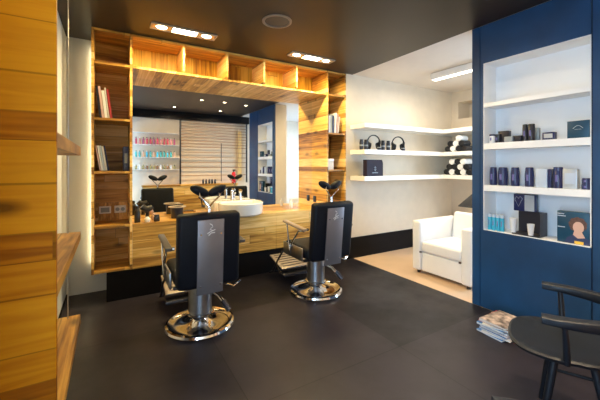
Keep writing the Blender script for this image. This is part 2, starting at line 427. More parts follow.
def bottle(name, label, cat, x, y, z, r, h, m, cap=None, neck=.45, group=None, seg=16, rz=0):
    t = thing(name, label, cat, (x, y, z), 0, group)
    bm = bmesh.new(); add_lathe(bm, [(0, 0), (r*.96, 0), (r, h*.04), (r, h*.66), (r*.85, h*.74), (r*neck, h*.8), (r*neck, h*.86), (0, h*.86)], seg)
    obj('flask', bm, m, t)
    bm = bmesh.new(); add_lathe(bm, [(0, h*.86), (r*neck*1.15, h*.86), (r*neck*1.1, h), (0, h)], seg); obj('cap', bm, cap or BLACKPL, t)
    return t
bottle('spray_bottle', 'tall dark brown bottle at left end of the counter', 'bottle', .245, 3.74, CT, .028, .17, BLACKPL)
t = thing('hair_dryer', 'small black hair dryer standing nose up on the counter', 'hair dryer', (.345, 3.78, CT))
bm = bmesh.new(); add_lathe(bm, [(0, 0), (.022, 0), (.018, .09), (.02, .1), (0, .1)], 16); obj('handle', bm, BLACKPL, t)
bm = bmesh.new(); add_tube(bm, [(-.055, 0, .16), (-.03, 0, .135), (0, 0, .125), (.03, 0, .14), (.05, 0, .155)], [.03, .036, .036, .03, .022], 14); obj('barrel', bm, BLACKPL, t)
for i, (x, y, r, m, lab) in enumerate(((.335, 3.70, .03, WHITEPL, 'small white round jar in front of the black hair dryer'),
                                  (.42, 3.80, .038, pm('blush_glaze', (.6, .38, .3), .3, noise=.1), 'pinkish round jar right of the black hair dryer'))):
    t = thing('cosmetic_jar', lab, 'jar', (x, y, CT))
    bm = bmesh.new(); add_lathe(bm, [(0, 0), (r*.7, 0), (r, r*.6), (r, r*1.1), (r*.8, r*1.5), (0, r*1.5)], 20); obj('jar_body', bm, m, t)
    bm = bmesh.new(); add_lathe(bm, [(0, r*1.5), (r*.6, r*1.5), (r*.5, r*1.9), (0, r*2)], 20); obj('jar_lid', bm, m, t)
bottle('cosmetic_jar', 'low dark jar beside the pinkish round jar on the counter', 'jar', .43, 3.72, CT, .03, .07, DARKST, neck=.8)
t = thing('tool_holder', 'dark open tool holder with metal rim on the counter', 'tool holder', (.66, 3.86, CT))
bm = bmesh.new(); add_lathe(bm, [(0, 0), (.065, 0), (.07, .12), (.062, .12), (.058, .01), (0, .01)], 24); obj('holder_cup', bm, DARKST, t)
bm = bmesh.new(); add_lathe(bm, [(.062, .12), (.095, .122), (.095, .13), (.062, .13), (.062, .12)], 24); obj('rim', bm, LFRAME, t)
t = thing('brush_tray', 'flat tray of combs on the counter right of the tool holder', 'tray', (.86, 3.80, CT))
box('tray_base', -.09, .09, -.05, .05, 0, .012, W_SHELF, t, bev=.003)
for k in range(3):
    box('comb', -.07, .07, -.035+k*.028, -.02+k*.028, .012, .018, BLACKPL, t)
bottle('pump_bottle', 'small white bottle on the counter near the right bookcase', 'bottle', 2.17, 3.9, CT, .022, .12, WHITEPL, WHITEPL)
t = thing('power_outlet', 'small black outlet on the striped plank side right of the mirror', 'socket', (2.603, 3.95, .82))
box('outlet_plate', -.012, 0, -.035, .035, 0, .09, BLACKPL, t, bev=.004); box('outlet_face', -.015, -.012, -.018, .018, .02, .07, DARKST, t)

# ------------------------------------------------------------------ salon chairs
def salon_chair(label, tilt=4):
    t = thing('salon_chair', label, 'barber chair', (0, 0, 0), 0, 'barber chairs facing the mirror')
    bm = bmesh.new()
    add_lathe(bm, [(0, 0), (.262, 0), (.280, .008), (.285, .022), (.278, .038), (.262, .044), (.240, .030), (.20, .022), (.12, .028), (.075, .05), (.06, .07), (0, .07)], 56)
    b = obj('base', bm, CHROME, t)
    bm = bmesh.new(); add_cyl(bm, (0, 0, .065), (0, 0, .14), .062, seg=28); obj('piston', bm, DARKST, t)
    bm = bmesh.new(); add_lathe(bm, [(0, .115), (.094, .115), (.098, .122), (.096, .135), (.096, .35), (.103, .355), (.103, .385), (0, .385)], 36); obj('column', bm, STEEL, t)
    bm = bmesh.new(); add_lathe(bm, [(.092, .108), (.112, .112), (.112, .130), (.095, .135), (.092, .108)], 36); obj('collar', bm, CHROME, t)
    bm = bmesh.new(); add_box(bm, -.16, .16, -.2, .2, .385, .41, .006); add_box(bm, -.24, .24, -.16, -.12, .39, .41, .004); obj('seat_frame', bm, DARKST, t)
    bm = bmesh.new(); add_box(bm, -.235, .235, -.21, .29, .41, .53, .04, 4); obj('seat', bm, BLACKLEATHER, t)
    # backrest, tilted a touch
    bm = bmesh.new(); Mt = Matrix.Translation((0, -.25, .42)) @ Matrix.Rotation(math.radians(tilt), 4, 'X')
    add_box(bm, -.24, .24, -.05, .05, 0, .575, .035, 4, Mt); bk = obj('backrest', bm, BLACKLEATHER, t)
    Mp = Matrix.Translation((0, -.25, .42)) @ Matrix.Rotation(math.radians(tilt), 4, 'X')
    bm = bmesh.new(); add_box(bm, -.10, .10, -.062, -.051, -.045, .53, .004, 2, Mp); pl = obj('back_plate', bm, PLATE, bk)
    bm = bmesh.new()
    for sx in (-.075, .075):
        for zz in (.42, .02):
            p = Mp @ Vector((sx, -.063, zz)); add_cyl(bm, p, p-Vector((0, .004, 0)), .006, seg=10)
    obj('plate_screws', bm, CHROME, bk)
    # engraved emblem: two curled strokes and a bar
    bm = bmesh.new()
    def st(pts): add_tube(bm, [Mp @ Vector((a, -.0635, c)) for a, c in pts], .0028, 6)
    st([(-.012, .50), (.004, .49), (.012, .475), (-.004, .465), (-.012, .455), (.006, .45)])
    st([(-.03, .425), (-.005, .44), (.03, .452)]); st([(-.02, .41), (.0, .428), (.028, .43)])
    obj('emblem', bm, WHITEPL, bk)
    # head rest on a forked chrome stem
    bm = bmesh.new()
    add_cyl(bm, (0, -.29, .93), (0, -.275, 1.04), .011, seg=12)
    for s in (-1, 1):
        add_tube(bm, [(0, -.277, 1.03), (s*.035, -.285, 1.075), (s*.075, -.30, 1.115), (s*.07, -.285, 1.16)], .006, 8)
    obj('headrest_stem', bm, CHROME, t)
    for s in (-1, 1):
        bm = bmesh.new(); bmesh.ops.create_uvsphere(bm, u_segments=24, v_segments=14, radius=1)
        Ms = Matrix.Translation((s*.067, -.262, 1.158)) @ Matrix.Rotation(-s*math.radians(24), 4, 'Y') @ Matrix.Rotation(math.radians(12), 4, 'X') @ Matrix.Diagonal((.078, .034, .036, 1))
        bmesh.ops.transform(bm, matrix=Ms, verts=bm.verts); obj('headrest_pad', bm, BLACKLEATHER, t)
    # armrests
    for s in (-1, 1):
        bm = bmesh.new(); Ma = Matrix.Translation((s*.285, -.06, .742)) @ Matrix.Rotation(math.radians(4), 4, 'X')
        add_box(bm, -.026, .026, -.19, .24, -.014, .014, .011, 3, Ma); ar = obj('armrest', bm, pm('armrest_pad', (.10, .085, .075), .3, noise=.1), t)
        bm = bmesh.new()
        add_tube(bm, [(s*.245, -.235, .73), (s*.285, -.23, .728)], .013, 10)
        add_tube(bm, [(s*.285, -.22, .715), (s*.288, -.12, .70), (s*.282, .02, .56), (s*.27, .08, .44), (s*.20, .08, .40)], .010, 10)
        add_tube(bm, [(s*.285, .13, .745), (s*.285, .10, .60), (s*.272, .08, .45)], .009, 10)
        obj('arm_bracket', bm, CHROME, ar)
        bm = bmesh.new(); add_box(bm, s*.262-.009, s*.262+.009, -.16, .24, .40, .53, .008, 2); obj('side_panel', bm, STEEL, t)
    # foot rest
    bm = bmesh.new()
    for s in (-1, 1):
        add_tube(bm, [(s*.19, .24, .42), (s*.20, .36, .40), (s*.236, .46, .24), (s*.236, .56, .10), (s*.236, .66, .06)], .011, 10)
    add_cyl(bm, (-.236, .50, .185), (.236, .50, .185), .011, seg=12); add_cyl(bm, (-.236, .66, .06), (.236, .66, .06), .011, seg=12)
    add_box(bm, -.23, .23, .30, .42, .10, .13, .005)
    for s in (-1, 1): add_cyl(bm, (s*.225, .36, .12), (s*.225, .50, .185), .010, seg=10)
    fr = obj('footrest_frame', bm, DARKST, t)
    bm = bmesh.new(); Mf = Matrix.Translation((0, .52, .215)) @ Matrix.Rotation(math.radians(14), 4, 'X')
    add_box(bm, -.225, .225, -.17, .17, -.008, .008, .006, 2, Mf); fp = obj('foot_plate', bm, pm('ribbed_metal_plate', (.33, .28, .24), .38, .4, noise=.15, nscale=30), fr)
    bm = bmesh.new()
    for k in range(6):
        p0 = Mf @ Vector((-.19, -.125+k*.05, .011)); p1 = Mf @ Vector((.19, -.125+k*.05, .011)); add_cyl(bm, p0, p1, .004, seg=6)
    obj('grip_ribs', bm, DARKST, fr)
    # pump pedal and recline lever
    bm = bmesh.new(); add_tube(bm, [(.06, -.05, .31), (.12, -.12, .27), (.165, -.20, .20)], .014, 10)
    pd = obj('pump_lever', bm, CHROME, t)
    bm = bmesh.new(); add_tube(bm, [(.145, -.165, .235), (.18, -.225, .17)], .024, 12); obj('pedal_pad', bm, DARKST, pd)
    bm = bmesh.new(); add_tube(bm, [(.12, -.15, .39), (.17, -.20, .385), (.22, -.21, .36), (.29, -.18, .385)], .0085, 10); obj('recline_lever', bm, CHROME, t)
    return t
c1 = salon_chair('black barber chair with grey back plate, left and nearer of the mirror pair')
c1.location = (.66, 2.77, 0)
c2 = salon_chair('black barber chair with grey back plate, right and farther of the mirror pair', 6)
c2.location = (1.905, 2.875, 0)
for ch in c2.children:  # farther chair's dark armrest pads: tan glare painted into their colour
    if ch.name.startswith('armrest'):
        ch.data.materials[0] = pm('tan_armrest_pad', (.34, .25, .17), .35, noise=.1); ch['label'] = 'tan armrest pad'

# ------------------------------------------------------------------ blue display cabinet (faces -x)
NX = 3.06; NB = 3.28
Y0c, Y1c = .40, 1.84; NY0, NY1 = .937, 1.734; NZ0, NZ1 = .741, 2.327
cb = thing('display_cabinet', 'dark blue floor to ceiling display cabinet with lit white niche', 'cabinet', (NX, 1.2, 0))
def cbx(name, x0, x1, y0, y1, z0, z1, m, bev=0): return box(name, x0-NX, x1-NX, y0-1.2, y1-1.2, z0, z1, m, cb, bev)
cbx('corner_post', NX, 3.088, 1.765, Y1c, 0.002, ZC-.002, BLUECAB)
cbx('stile', NX+.004, 3.295, NY1, 1.762, 0.002, ZC-.002, BLUECAB)
cbx('upper_panel', NX+.002, 3.295, NY0, NY1, NZ1, ZC-.002, BLUECAB)
cbx('lower_panel', NX+.002, 3.295, NY0, NY1, .002, NZ0, BLUECAB)
dr = cbx('side_door', NX, 3.295, Y0c, NY0-.012, .002, ZC-.002, BLUECAB)
cbx('door_groove', NX+.012, 3.295, NY0-.012, NY0, .002, ZC-.002, BLUEDK)
cbx('niche_back', NB, 3.29, NY0, NY1, NZ0, NZ1, NICHE)
bm = bmesh.new(); e = .006
for a in ((NX+.006, NB, NY0-1.2+1.2, NY0+e, NZ0, NZ1), (NX+.006, NB, NY1-e, NY1, NZ0, NZ1), (NX+.006, NB, NY0, NY1, NZ0, NZ0+e), (NX+.006, NB, NY0, NY1, NZ1-e, NZ1)):
    add_box(bm, a[0]-NX, a[1]-NX, a[2]-1.2, a[3]-1.2, a[4], a[5])
obj('niche_lining', bm, NICHE, cb, smooth=False)
for zt_, th in ((1.945, .038), (1.565, .058), (1.17, .055)):
    cbx('niche_shelf', NX+.005, NB, NY0+e, NY1-e, zt_-th, zt_, NICHE)
GP = 'hair products in the display niche'
def ny(px, x): return x/R(px)
def niche_box(name, label, cat, px0, px1, x, z, h, dp, m, group=GP, side=None, bev=.003, extras=None):
    ya, yb = sorted((ny(px0, x), ny(px1, x)))
    t = thing(name, label, cat, (x, (ya+yb)/2, z), 0, group); w = (yb-ya)/2
    box('carton', 0, dp, -w, w, 0, h, m, t, bev=bev)
    if side: box('front_label', -.001, 0, -w*.7, w*.7, h*.25, h*.8, side, t)
    return t, w
def niche_can(name, label, cat, px0, px1, x, z, h, m, capm=None, group=GP, shape='can'):
    ya, yb = sorted((ny(px0, x), ny(px1, x))); r = (yb-ya)/2
    t = thing(name, label, cat, (x+r, (ya+yb)/2, z), 0, group)
    bm = bmesh.new()
    if shape == 'can': pr = [(0, 0), (r*.95, 0), (r, h*.03), (r, h*.80), (r*.97, h*.81), (0, h*.81)]
    else: pr = [(0, 0), (r*.9, 0), (r*.95, h*.04), (r, h*.35), (r*.98, h*.6), (r*.92, h*.8), (r*.91, h*.81), (0, h*.81)]
    add_lathe(bm, pr, 24); obj('body', bm, m, t)
    bm = bmesh.new(); add_lathe(bm, [(0, h*.81), (r*(.95 if shape == 'can' else .9), h*.81), (r*(.93 if shape == 'can' else .84), h*.985), (r*.7, h), (0, h)], 24); obj('lid', bm, capm or m, t)
    bm = bmesh.new()
    # small upright label on the front
    hw_ = r*.22
    add_box(bm, -r-.0012, -r*.93, -hw_, hw_, h*.3, h*.62); obj('front_label', bm, VIOLET, t, smooth=False)
    return t
zs = 1.5655
niche_can('styling_tube', 'small white tube, leftmost on the upper product shelf', 'tube', 488, 493.5, 3.10, zs, .085, WHITEPL, NAVY)
niche_can('styling_jar', 'short black jar beside the white tube on the upper product shelf', 'jar', 493, 500, 3.13, zs, .085, BLACKCARD, BLACKPL)
niche_box('product_carton', 'black square carton behind the small grey one, upper product shelf', 'carton', 498, 508.5, 3.16, zs, .112, .05, BLACKCARD)
niche_box('product_carton', 'small low grey carton in front of the black square one', 'carton', 504, 512, 3.085, zs, .05, .045, GREYC)
niche_box('product_carton', 'low dark carton between grey carton and tall black cans', 'carton', 512.5, 521, 3.11, zs, .055, .06, BLACKCARD)
niche_can('spray_can', 'tall slim black can, left of the two on the upper product shelf', 'can', 521.5, 526.5, 3.12, zs, .15, BLACKCARD, BLACKPL)
niche_can('spray_can', 'tall broad black can, right of the two on the upper product shelf', 'can', 526.5, 533.5, 3.12, zs, .15, BLACKCARD, BLACKPL)
niche_box('product_carton', 'slim grey carton just right of the tall black cans', 'carton', 535, 539, 3.22, zs, .12, .03, GREYC)
t, w = niche_box('product_carton', 'silver fronted navy carton alone between cans and blue box', 'carton', 542, 554.5, 3.12, zs, .065, .05, NAVY, side=SILVER)
t, w = niche_box('gift_box', 'large dark teal box with pale curved mark, right end of upper product shelf', 'box', 567, 589.5, 3.105, zs, .135, .05, TEAL)
bm = bmesh.new()
add_tube(bm, [(-.0015, w*.45-.9*w*i/10, .075+.022*math.sin(PI*i/10)) for i in range(11)], .0022, 6); add_tube(bm, [(-.0015, w*.3, .068), (-.0015, -w*.3, .068)], .0015, 6)
obj('curved_mark', bm, SILVER, t)
zs = 1.1705
for p0, p1, lab in ((488, 495, 'navy bottle, leftmost on the middle product shelf'), (496, 505.5, 'broad navy bottle second from left on the middle product shelf'),
                    (509, 517.5, 'navy bottle third from left on the middle product shelf'), (523, 532, 'navy bottle just left of the pale carton, middle product shelf')):
    niche_can('shampoo_bottle', lab, 'bottle', p0, p1, 3.11, zs, .168, NAVY, shape='bottle')
niche_box('product_carton', 'pale blue tall carton on the middle product shelf', 'carton', 535.5, 547, 3.10, zs, .155, .05, PALEBL)
niche_can('spray_can', 'dark navy can between the pale carton and the silver one', 'can', 551.5, 561.5, 3.09, zs, .172, NAVY)
niche_box('product_carton', 'slim navy carton touching the pale blue tall one', 'carton', 547.5, 551, 3.11, zs, .155, .05, NAVY)
niche_box('product_carton', 'silver tall carton on the middle product shelf', 'carton', 562.5, 577, 3.10, zs, .155, .05, SILVER, side=PALEBL)
niche_can('styling_jar', 'low navy jar, lower of two stacked at right end of middle shelf', 'jar', 580, 590, 3.10, zs, .045, NAVY)
niche_can('styling_jar', 'low navy jar, upper of two stacked at right end of middle shelf', 'jar', 580.5, 589.5, 3.101, zs+.0455, .042, NAVY)
zs = NZ0+.0065
# turquoise tubes
for k in range(4):
    niche_can('gel_tube', ['turquoise gel tube, leftmost in the niche bottom', 'turquoise gel tube second from left in the niche bottom',
                           'turquoise gel tube third from left in the niche bottom', 'turquoise gel tube, rightmost of four in the niche bottom'][k], 'tube',
              487+k*4.1, 490.9+k*4.1, 3.09, zs, .15, CYAN, PALEBL, shape='can')
t = thing('product_display', 'black counter display holding two white cups in the niche bottom', 'display stand', (3.10, ny(526, 3.10), zs))
w = .105
bm = bmesh.new(); add_box(bm, -.02, .13, -w, w, 0, .012); add_box(bm, .10, .13, -w, w, .012, .20); add_box(bm, 0, .10, -w, -w+.008, .012, .20); obj('stand', bm, BLACKCARD, t, smooth=False)
t2 = thing('product_carton', 'patterned navy and silver carton standing on top of the black display', 'carton', (3.16, ny(524, 3.16), zs+.2005))
box('carton', 0, .06, -.085, .085, 0, .15, NAVY, t2, bev=.003)
box('printed_panel', -.0012, 0, -.08, -.005, .005, .145, SILVER, t2)
bm = bmesh.new(); add_tube(bm, [(-.001, .012, .11), (-.001, .03, .13), (-.001, .045, .11), (-.001, .06, .13), (-.001, .075, .10), (-.001, .045, .04), (-.001, .012, .11)], .002, 6); obj('heart_outline', bm, SILVER, t2)
for py_, hh_, rr, dx, lab in ((513, .125, .030, -.03, 'taller white paper cup at left of the black display'), (530.5, .095, .027, -.045, 'smaller white paper cup at right of the black display')):
    xx = 3.12+dx
    t = tag(bpy.data.objects.new('paper_cup', None), lab, 'cup'); COL.objects.link(t); t.location = (xx+.005, ny(py_, xx), zs+.0125)
    bm = bmesh.new(); add_lathe(bm, [(0, 0), (rr*.68, 0), (rr, hh_*.96), (rr*1.05, hh_), (rr*.95, hh_), (rr*.62, .006), (0, .006)], 24); obj('cup_wall', bm, WHITEPL, t)
# box with portrait of a person
xx = 3.09
t, w = niche_box('hair_colour_box', 'blue box printed with a portrait of a person with short curly hair', 'box', 557, 590, xx, zs, .245, .06, TEAL)
def pflat(name, pts, m, dx):
    bm = bmesh.new(); a = [bm.verts.new((-dx, y, z)) for y, z in pts]; b_ = [bm.verts.new((-dx+.0008, y, z)) for y, z in pts]
    n_ = len(a); bm.faces.new(a); bm.faces.new(b_[::-1])
    for i in range(n_): bm.faces.new((a[i], a[(i+1) % n_], b_[(i+1) % n_], b_[i]))
    return obj(name, bm, m, t, smooth=False)
def ell(cy, cz, ry, rz_, n_=28, wob=0): return [(cy+ry*(1+wob*math.sin(i*2.1))*math.cos(2*PI*i/n_), cz+rz_*(1+wob*math.sin(i*2.1))*math.sin(2*PI*i/n_)) for i in range(n_)]
cy = -.03
pflat('printed_shirt', [(cy+.085, .002), (cy+.065, .045), (cy+.02, .072), (cy-.02, .07), (cy-.07, .045), (cy-.078, .002)], NAVYB, .0010)
pflat('printed_hair', ell(cy, .15, .056, .058, 28, .06), HAIR, .0012)
pflat('printed_neck', [(cy+.03, .07), (cy+.018, .11), (cy-.018, .11), (cy-.045, .055), (cy, .045)], SKIN, .0014)
pflat('printed_face', ell(cy-.004, .13, .034, .044), SKIN, .0017)
pflat('printed_badge', [(cy+.02, .003), (cy+.02, .024), (cy-.035, .024), (cy-.035, .003)], YELLOW, .0014)
for a, b_, z_ in ((.10, .055, .222), (.10, .045, .205), (.10, .05, .118)):
    pflat('printed_line', [(a, z_), (a, z_+.006), (b_, z_+.006), (b_, z_)], PALEBL, .0012)

# ------------------------------------------------------------------ white corner shelves
def corner_shelf(zt_, label, grp='white floating corner shelves'):
    t = thing('corner_shelf', label, 'shelf', (3.02, YF, zt_), 0, grp)
    th = .062
    bm = bmesh.new(); add_poly(bm, [(0, 0), (0, -.31), (1.70, -.31), (1.70, -1.2), (2.40, -1.2), (2.40, 0)], -th, 0)
    obj('shelf_board', bm, WSHELF, t, smooth=False)
    return t
corner_shelf(1.95, 'white floating corner shelf, topmost of three, empty')
corner_shelf(1.58, 'white floating corner shelf holding headphones, middle of three')
corner_shelf(1.205, 'white floating corner shelf holding a dark box, lowest of three')
def xx_(px, Y): return Y*R(px)
def headphone(x, y, z, label):
    t = thing('headphones', label, 'headphones', (x, y, z), math.radians(-28), 'headphones on the middle corner shelf'); t.scale = (1.25, 1.25, 1.3)
    bm = bmesh.new(); pts = [(.072*math.cos(a), 0, .085+.078*math.sin(a)) for a in [PI*(-.12+1.24*i/16) for i in range(17)]]
    add_tube(bm, pts, .010, 10, flat=(.014, .006)); obj('headband', bm, BLACKPL, t)
    for s in (-1, 1):
        bm = bmesh.new(); add_cyl(bm, (s*.068, 0, .048), (s*.034, 0, .042), .042, .034, 24); obj('ear_cup', bm, BLACKLEATHER, t)
    return t
YO = 3.46
headphone(xx_(373.5, YO), YO, 1.5855, 'black headphones, left of the two standing on the middle corner shelf')
headphone(xx_(398, YO), YO, 1.5855, 'black headphones, right of the two standing on the middle corner shelf')
for p0, lab in ((361.5, 'black tube, leftmost on the middle corner shelf'), (366, 'black tube beside the left headphones, middle corner shelf'),
            (383, 'black tube just right of the left headphones'), (388.3, 'black tube just left of the right headphones')):
    r = .029
    t = thing('product_tube', lab, 'tube', (xx_(p0, YO-.02), YO-.02, 1.5805), 0, 'black tubes between the headphones')
    bm = bmesh.new(); add_lathe(bm, [(0, 0), (r*.9, 0), (r, .01), (r, .115), (0, .115)], 20); obj('body', bm, BLACKCARD, t)
    bm = bmesh.new(); add_lathe(bm, [(0, .115), (r*.85, .115), (r*.85, .145), (0, .148)], 20); obj('lid', bm, BLACKPL, t)
    bm = bmesh.new(); add_lathe(bm, [(r*1.01, .05), (r*1.02, .052), (r*1.02, .07), (r*1.01, .072)], 20); obj('label_band', bm, GREYC, t)
# flat pieces at the foot of the headphones
for p0, lab in ((379, 'small grey lidded tin below the left headphones'), (403, 'small grey lidded tin below the right headphones')):
    t = thing('lidded_tin', lab, 'tin', (xx_(p0, 3.38), 3.375, 1.5805), 0, 'tins by the headphones')
    bm = bmesh.new(); add_lathe(bm, [(0, 0), (.028, 0), (.028, .03), (0, .03)], 20); obj('tin_body', bm, DARKST, t)
    bm = bmesh.new(); add_lathe(bm, [(0, .03), (.03, .03), (.03, .042), (0, .042)], 20); obj('tin_lid', bm, GREYC, t)
xa, xb = xx_(365.5, 3.42), xx_(381.5, 3.42)
t = thing('product_box', 'dark plum box with emblem and clipped corner on the lowest corner shelf', 'box', ((xa+xb)/2, 3.42, 1.2055))
w = (xb-xa)/2; bm = bmesh.new()
add_poly(bm, [(-w, 0), (w, 0), (w, .19), (w-.02, .235), (-w, .235)], -.05, 0.03, Matrix.Rotation(PI/2, 4, 'X')); obj('carton', bm, pm('plum_card', (.022, .016, .028), .5, spec=.15, noise=.1), t, smooth=False)
bm = bmesh.new()
add_tube(bm, [(0, -.0315, .07), (0, -.0315, .14)], .003, 6); add_tube(bm, [(-.02, -.0315, .10), (0, -.0315, .075), (.02, -.0315, .10)], .003, 6)
for q in (-1, 1): add_tube(bm, [(q*.012, -.0315, .13), (q*.018, -.0315, .115)], .0025, 6)
add_box(bm, -.055, .055, -.0312, -.030, .045, .049)
obj('emblem', bm, SILVER, t)
# rolled towels on the right wall part of the shelves
tw = {}
for nm, m in (('white', TWHITE), ('black', TBLACK)):
    bm = bmesh.new()
    pts = []
    for i in range(60):
        a = i/60*2*PI*3.2; r = .010+.036*i/60; pts.append((r*math.cos(a), r*math.sin(a)))
    # spiral roll end with solid body
    add_lathe(bm, [(0, 0), (.043, 0), (.047, .006), (.047, .184), (.043, .19), (0, .19)], 24)
    bmesh.ops.transform(bm, matrix=Matrix.Rotation(PI/2, 4, 'Y'), verts=bm.verts)
    for i in range(len(pts)-1):
        (y1, z1), (y2, z2) = pts[i], pts[i+1]
        a = bm.verts.new((-.001, y1, z1)); b_ = bm.verts.new((-.001, y2, z2)); c_ = bm.verts.new((-.004, y2*1.04, z2*1.04)); d_ = bm.verts.new((-.004, y1*1.04, z1*1.04)); bm.faces.new((a, b_, c_, d_))
    me_o = obj('towel_roll', bm, m); tw[nm] = me_o
rows2 = ['bwbb', 'wbwb', '.bww', ]
used_t = {'white': False, 'black': False}
def towel(kind, y, z, label, grp):
    o = tw[kind]
    if used_t[kind]: o = o.copy(); COL.objects.link(o)
    used_t[kind] = True
    o.location = (4.76, y, z); tag(o, label, 'towel', grp)
ordn = ['leftmost', 'second from left', 'third from left', 'fourth from left', 'fifth from left']
def pile(rows, ystart, z0, shelf):
    for ri, row in enumerate(rows):
        for ci, ch in enumerate(row):
            if ch == '.': continue
            k = 'black' if ch == 'b' else 'white'
            rn = ['bottom', 'second', 'top'][ri]
            towel(k, ystart-(ci*.096+ri*.048), z0+.048+ri*.083, f'{k} rolled towel, {ordn[ci]} in the {rn} row on the {shelf} corner shelf', 'rolled towels on the corner shelves')
pile(['bwbb', 'bwb', '.w'], 3.28, 1.58, 'middle')
pile(['bwbwb', 'bbwb', 'wbw'], 3.30, 1.205, 'lowest')

# ------------------------------------------------------------------ armchair (faces -x)
t = thing('armchair', 'boxy white leather armchair on the pale floor by the blue cabinet', 'armchair', (3.33, 2.405, 0))
def arm(name, *a, bev=.03, rot=None, m=LEATHERW):
    bm = bmesh.new(); add_box(bm, *a, bev, 4, rot); return obj(name, bm, m, t)
arm('armrest', 0, .74, -.39, -.27, .04, .66, bev=.025); arm('armrest', 0, .74, .27, .39, .04, .66, bev=.025)
arm('seat_base', .03, .70, -.265, .265, .04, .27, bev=.015)
arm('seat_cushion', .015, .62, -.262, .262, .275, .41, bev=.03)
arm('backrest', .60, .74, -.265, .265, .20, .74, bev=.04, rot=Matrix.Translation((.66, 0, .3)) @ Matrix.Rotation(math.radians(9), 4, 'Y') @ Matrix.Translation((-.66, 0, -.3)))
arm('back_shell', .70, .80, -.39, .39, .04, .66, bev=.025)
for s in (-1, 1):
    bx_ = box('corner_clip', -.004, .012, s*.262-.012, s*.262+.012, .268, .285, BLACKPL, t)
for x in (.06, .70):
    for y in (-.33, .33):
        bm = bmesh.new(); add_cyl(bm, (x, y, 0), (x, y, .042), .02, .024); obj('foot', bm, BLACKPL, t)
# dark tray on a stand behind the armchair
t = thing('reading_stand', 'black tilted reading stand showing above the armchair back', 'stand', (4.36, 2.56, 0))
bm = bmesh.new(); add_cyl(bm, (0, 0, 0), (0, 0, .03), .16, .15, 28); obj('stand_base', bm, BLACKPL, t)
bm = bmesh.new(); add_cyl(bm, (0, 0, .03), (0, 0, .86), .015, seg=14); obj('pole', bm, BLACKPL, t)
bm = bmesh.new(); add_box(bm, -.19, .17, -.16, .16, .86, .875, .005, 2, Matrix.Translation((0, 0, .86)) @ Matrix.Rotation(math.radians(-24), 4, 'Y') @ Matrix.Translation((0, 0, -.86)))
obj('tray', bm, BLACKPL, t)

# ------------------------------------------------------------------ left display shelving: end panel and cable-hung shelves
t = thing('display_shelving', 'wooden shelving in the left foreground with tall honey plank end panel', 'shelving', (-.15, 1.32, 0))
box('end_panel', -.236, 0, -.022, 0, .002, ZC-.003, W_PANEL, t)
bm = bmesh.new()
for z in (.47, .96, 1.462):
    box('shelf', -.236, 0, .0, .98, z-.045 if z < 1.2 else z-.05, z, W_LONG, t)
bm = bmesh.new(); add_cyl(bm, (-.058, .95, .47), (-.058, .95, ZC-.003), .003, seg=8); obj('cable', bm, STEEL, t)

# ------------------------------------------------------------------ ceiling lights
def fixture(x0, x1, label):
    yc = 3.32
    t = thing('ceiling_light', label, 'ceiling light', ((x0+x1)/2, yc, ZC), 0, 'recessed triple ceiling lights')
    L_ = (x1-x0)/2; bm = bmesh.new()
    for a in ((-L_, L_, -.07, -.06), (-L_, L_, .06, .07), (-L_, -L_+.012, -.06, .06), (L_-.012, L_, -.06, .06), (-L_*.40-.008, -L_*.40+.008, -.06, .06), (L_*.40-.008, L_*.40+.008, -.06, .06)):
        add_box(bm, *a, -.014, -.001)
    obj('lamp_frame', bm, LFRAME, t, smooth=False)
    box('tube_lamp', -L_*.38, L_*.38, -.057, .057, -.008, -.003, LAMP, t)
    for s in (-1, 1):
        a, b_ = sorted((s*L_*.43, s*(L_-.016))); f_ = box('spot_lamp', a, b_, -.057, .057, -.008, -.003, pm('gold_reflector', (.85, .62, .30), .3, .4, noise=.05), t)
        bm = bmesh.new(); add_lathe(bm, [(0, -.016), (.03, -.014), (.038, -.008), (0, -.008)], 24, (a+b_)/2, 0, 1.35, 1); obj('bulb', bm, LAMPS, f_)
    for dx, pw in ((-L_*.7, 1), (0, 1.4), (L_*.7, 1)):
        ld = bpy.data.lights.new('ceiling_light_glow', 'AREA'); ld.shape = 'RECTANGLE'; ld.size = L_*.5; ld.size_y = .09; ld.energy = 12*pw; ld.color = (1, .74, .31)
        lo = bpy.data.objects.new('ceiling_light_glow', ld); COL.objects.link(lo); lo.parent = t; lo.location = (dx, 0, -.02)
    return t
fixture(.33, .95, 'bright recessed triple ceiling light above the left barber chair')
fixture(1.83, 2.45, 'bright recessed triple ceiling light above the right end of the wooden unit')
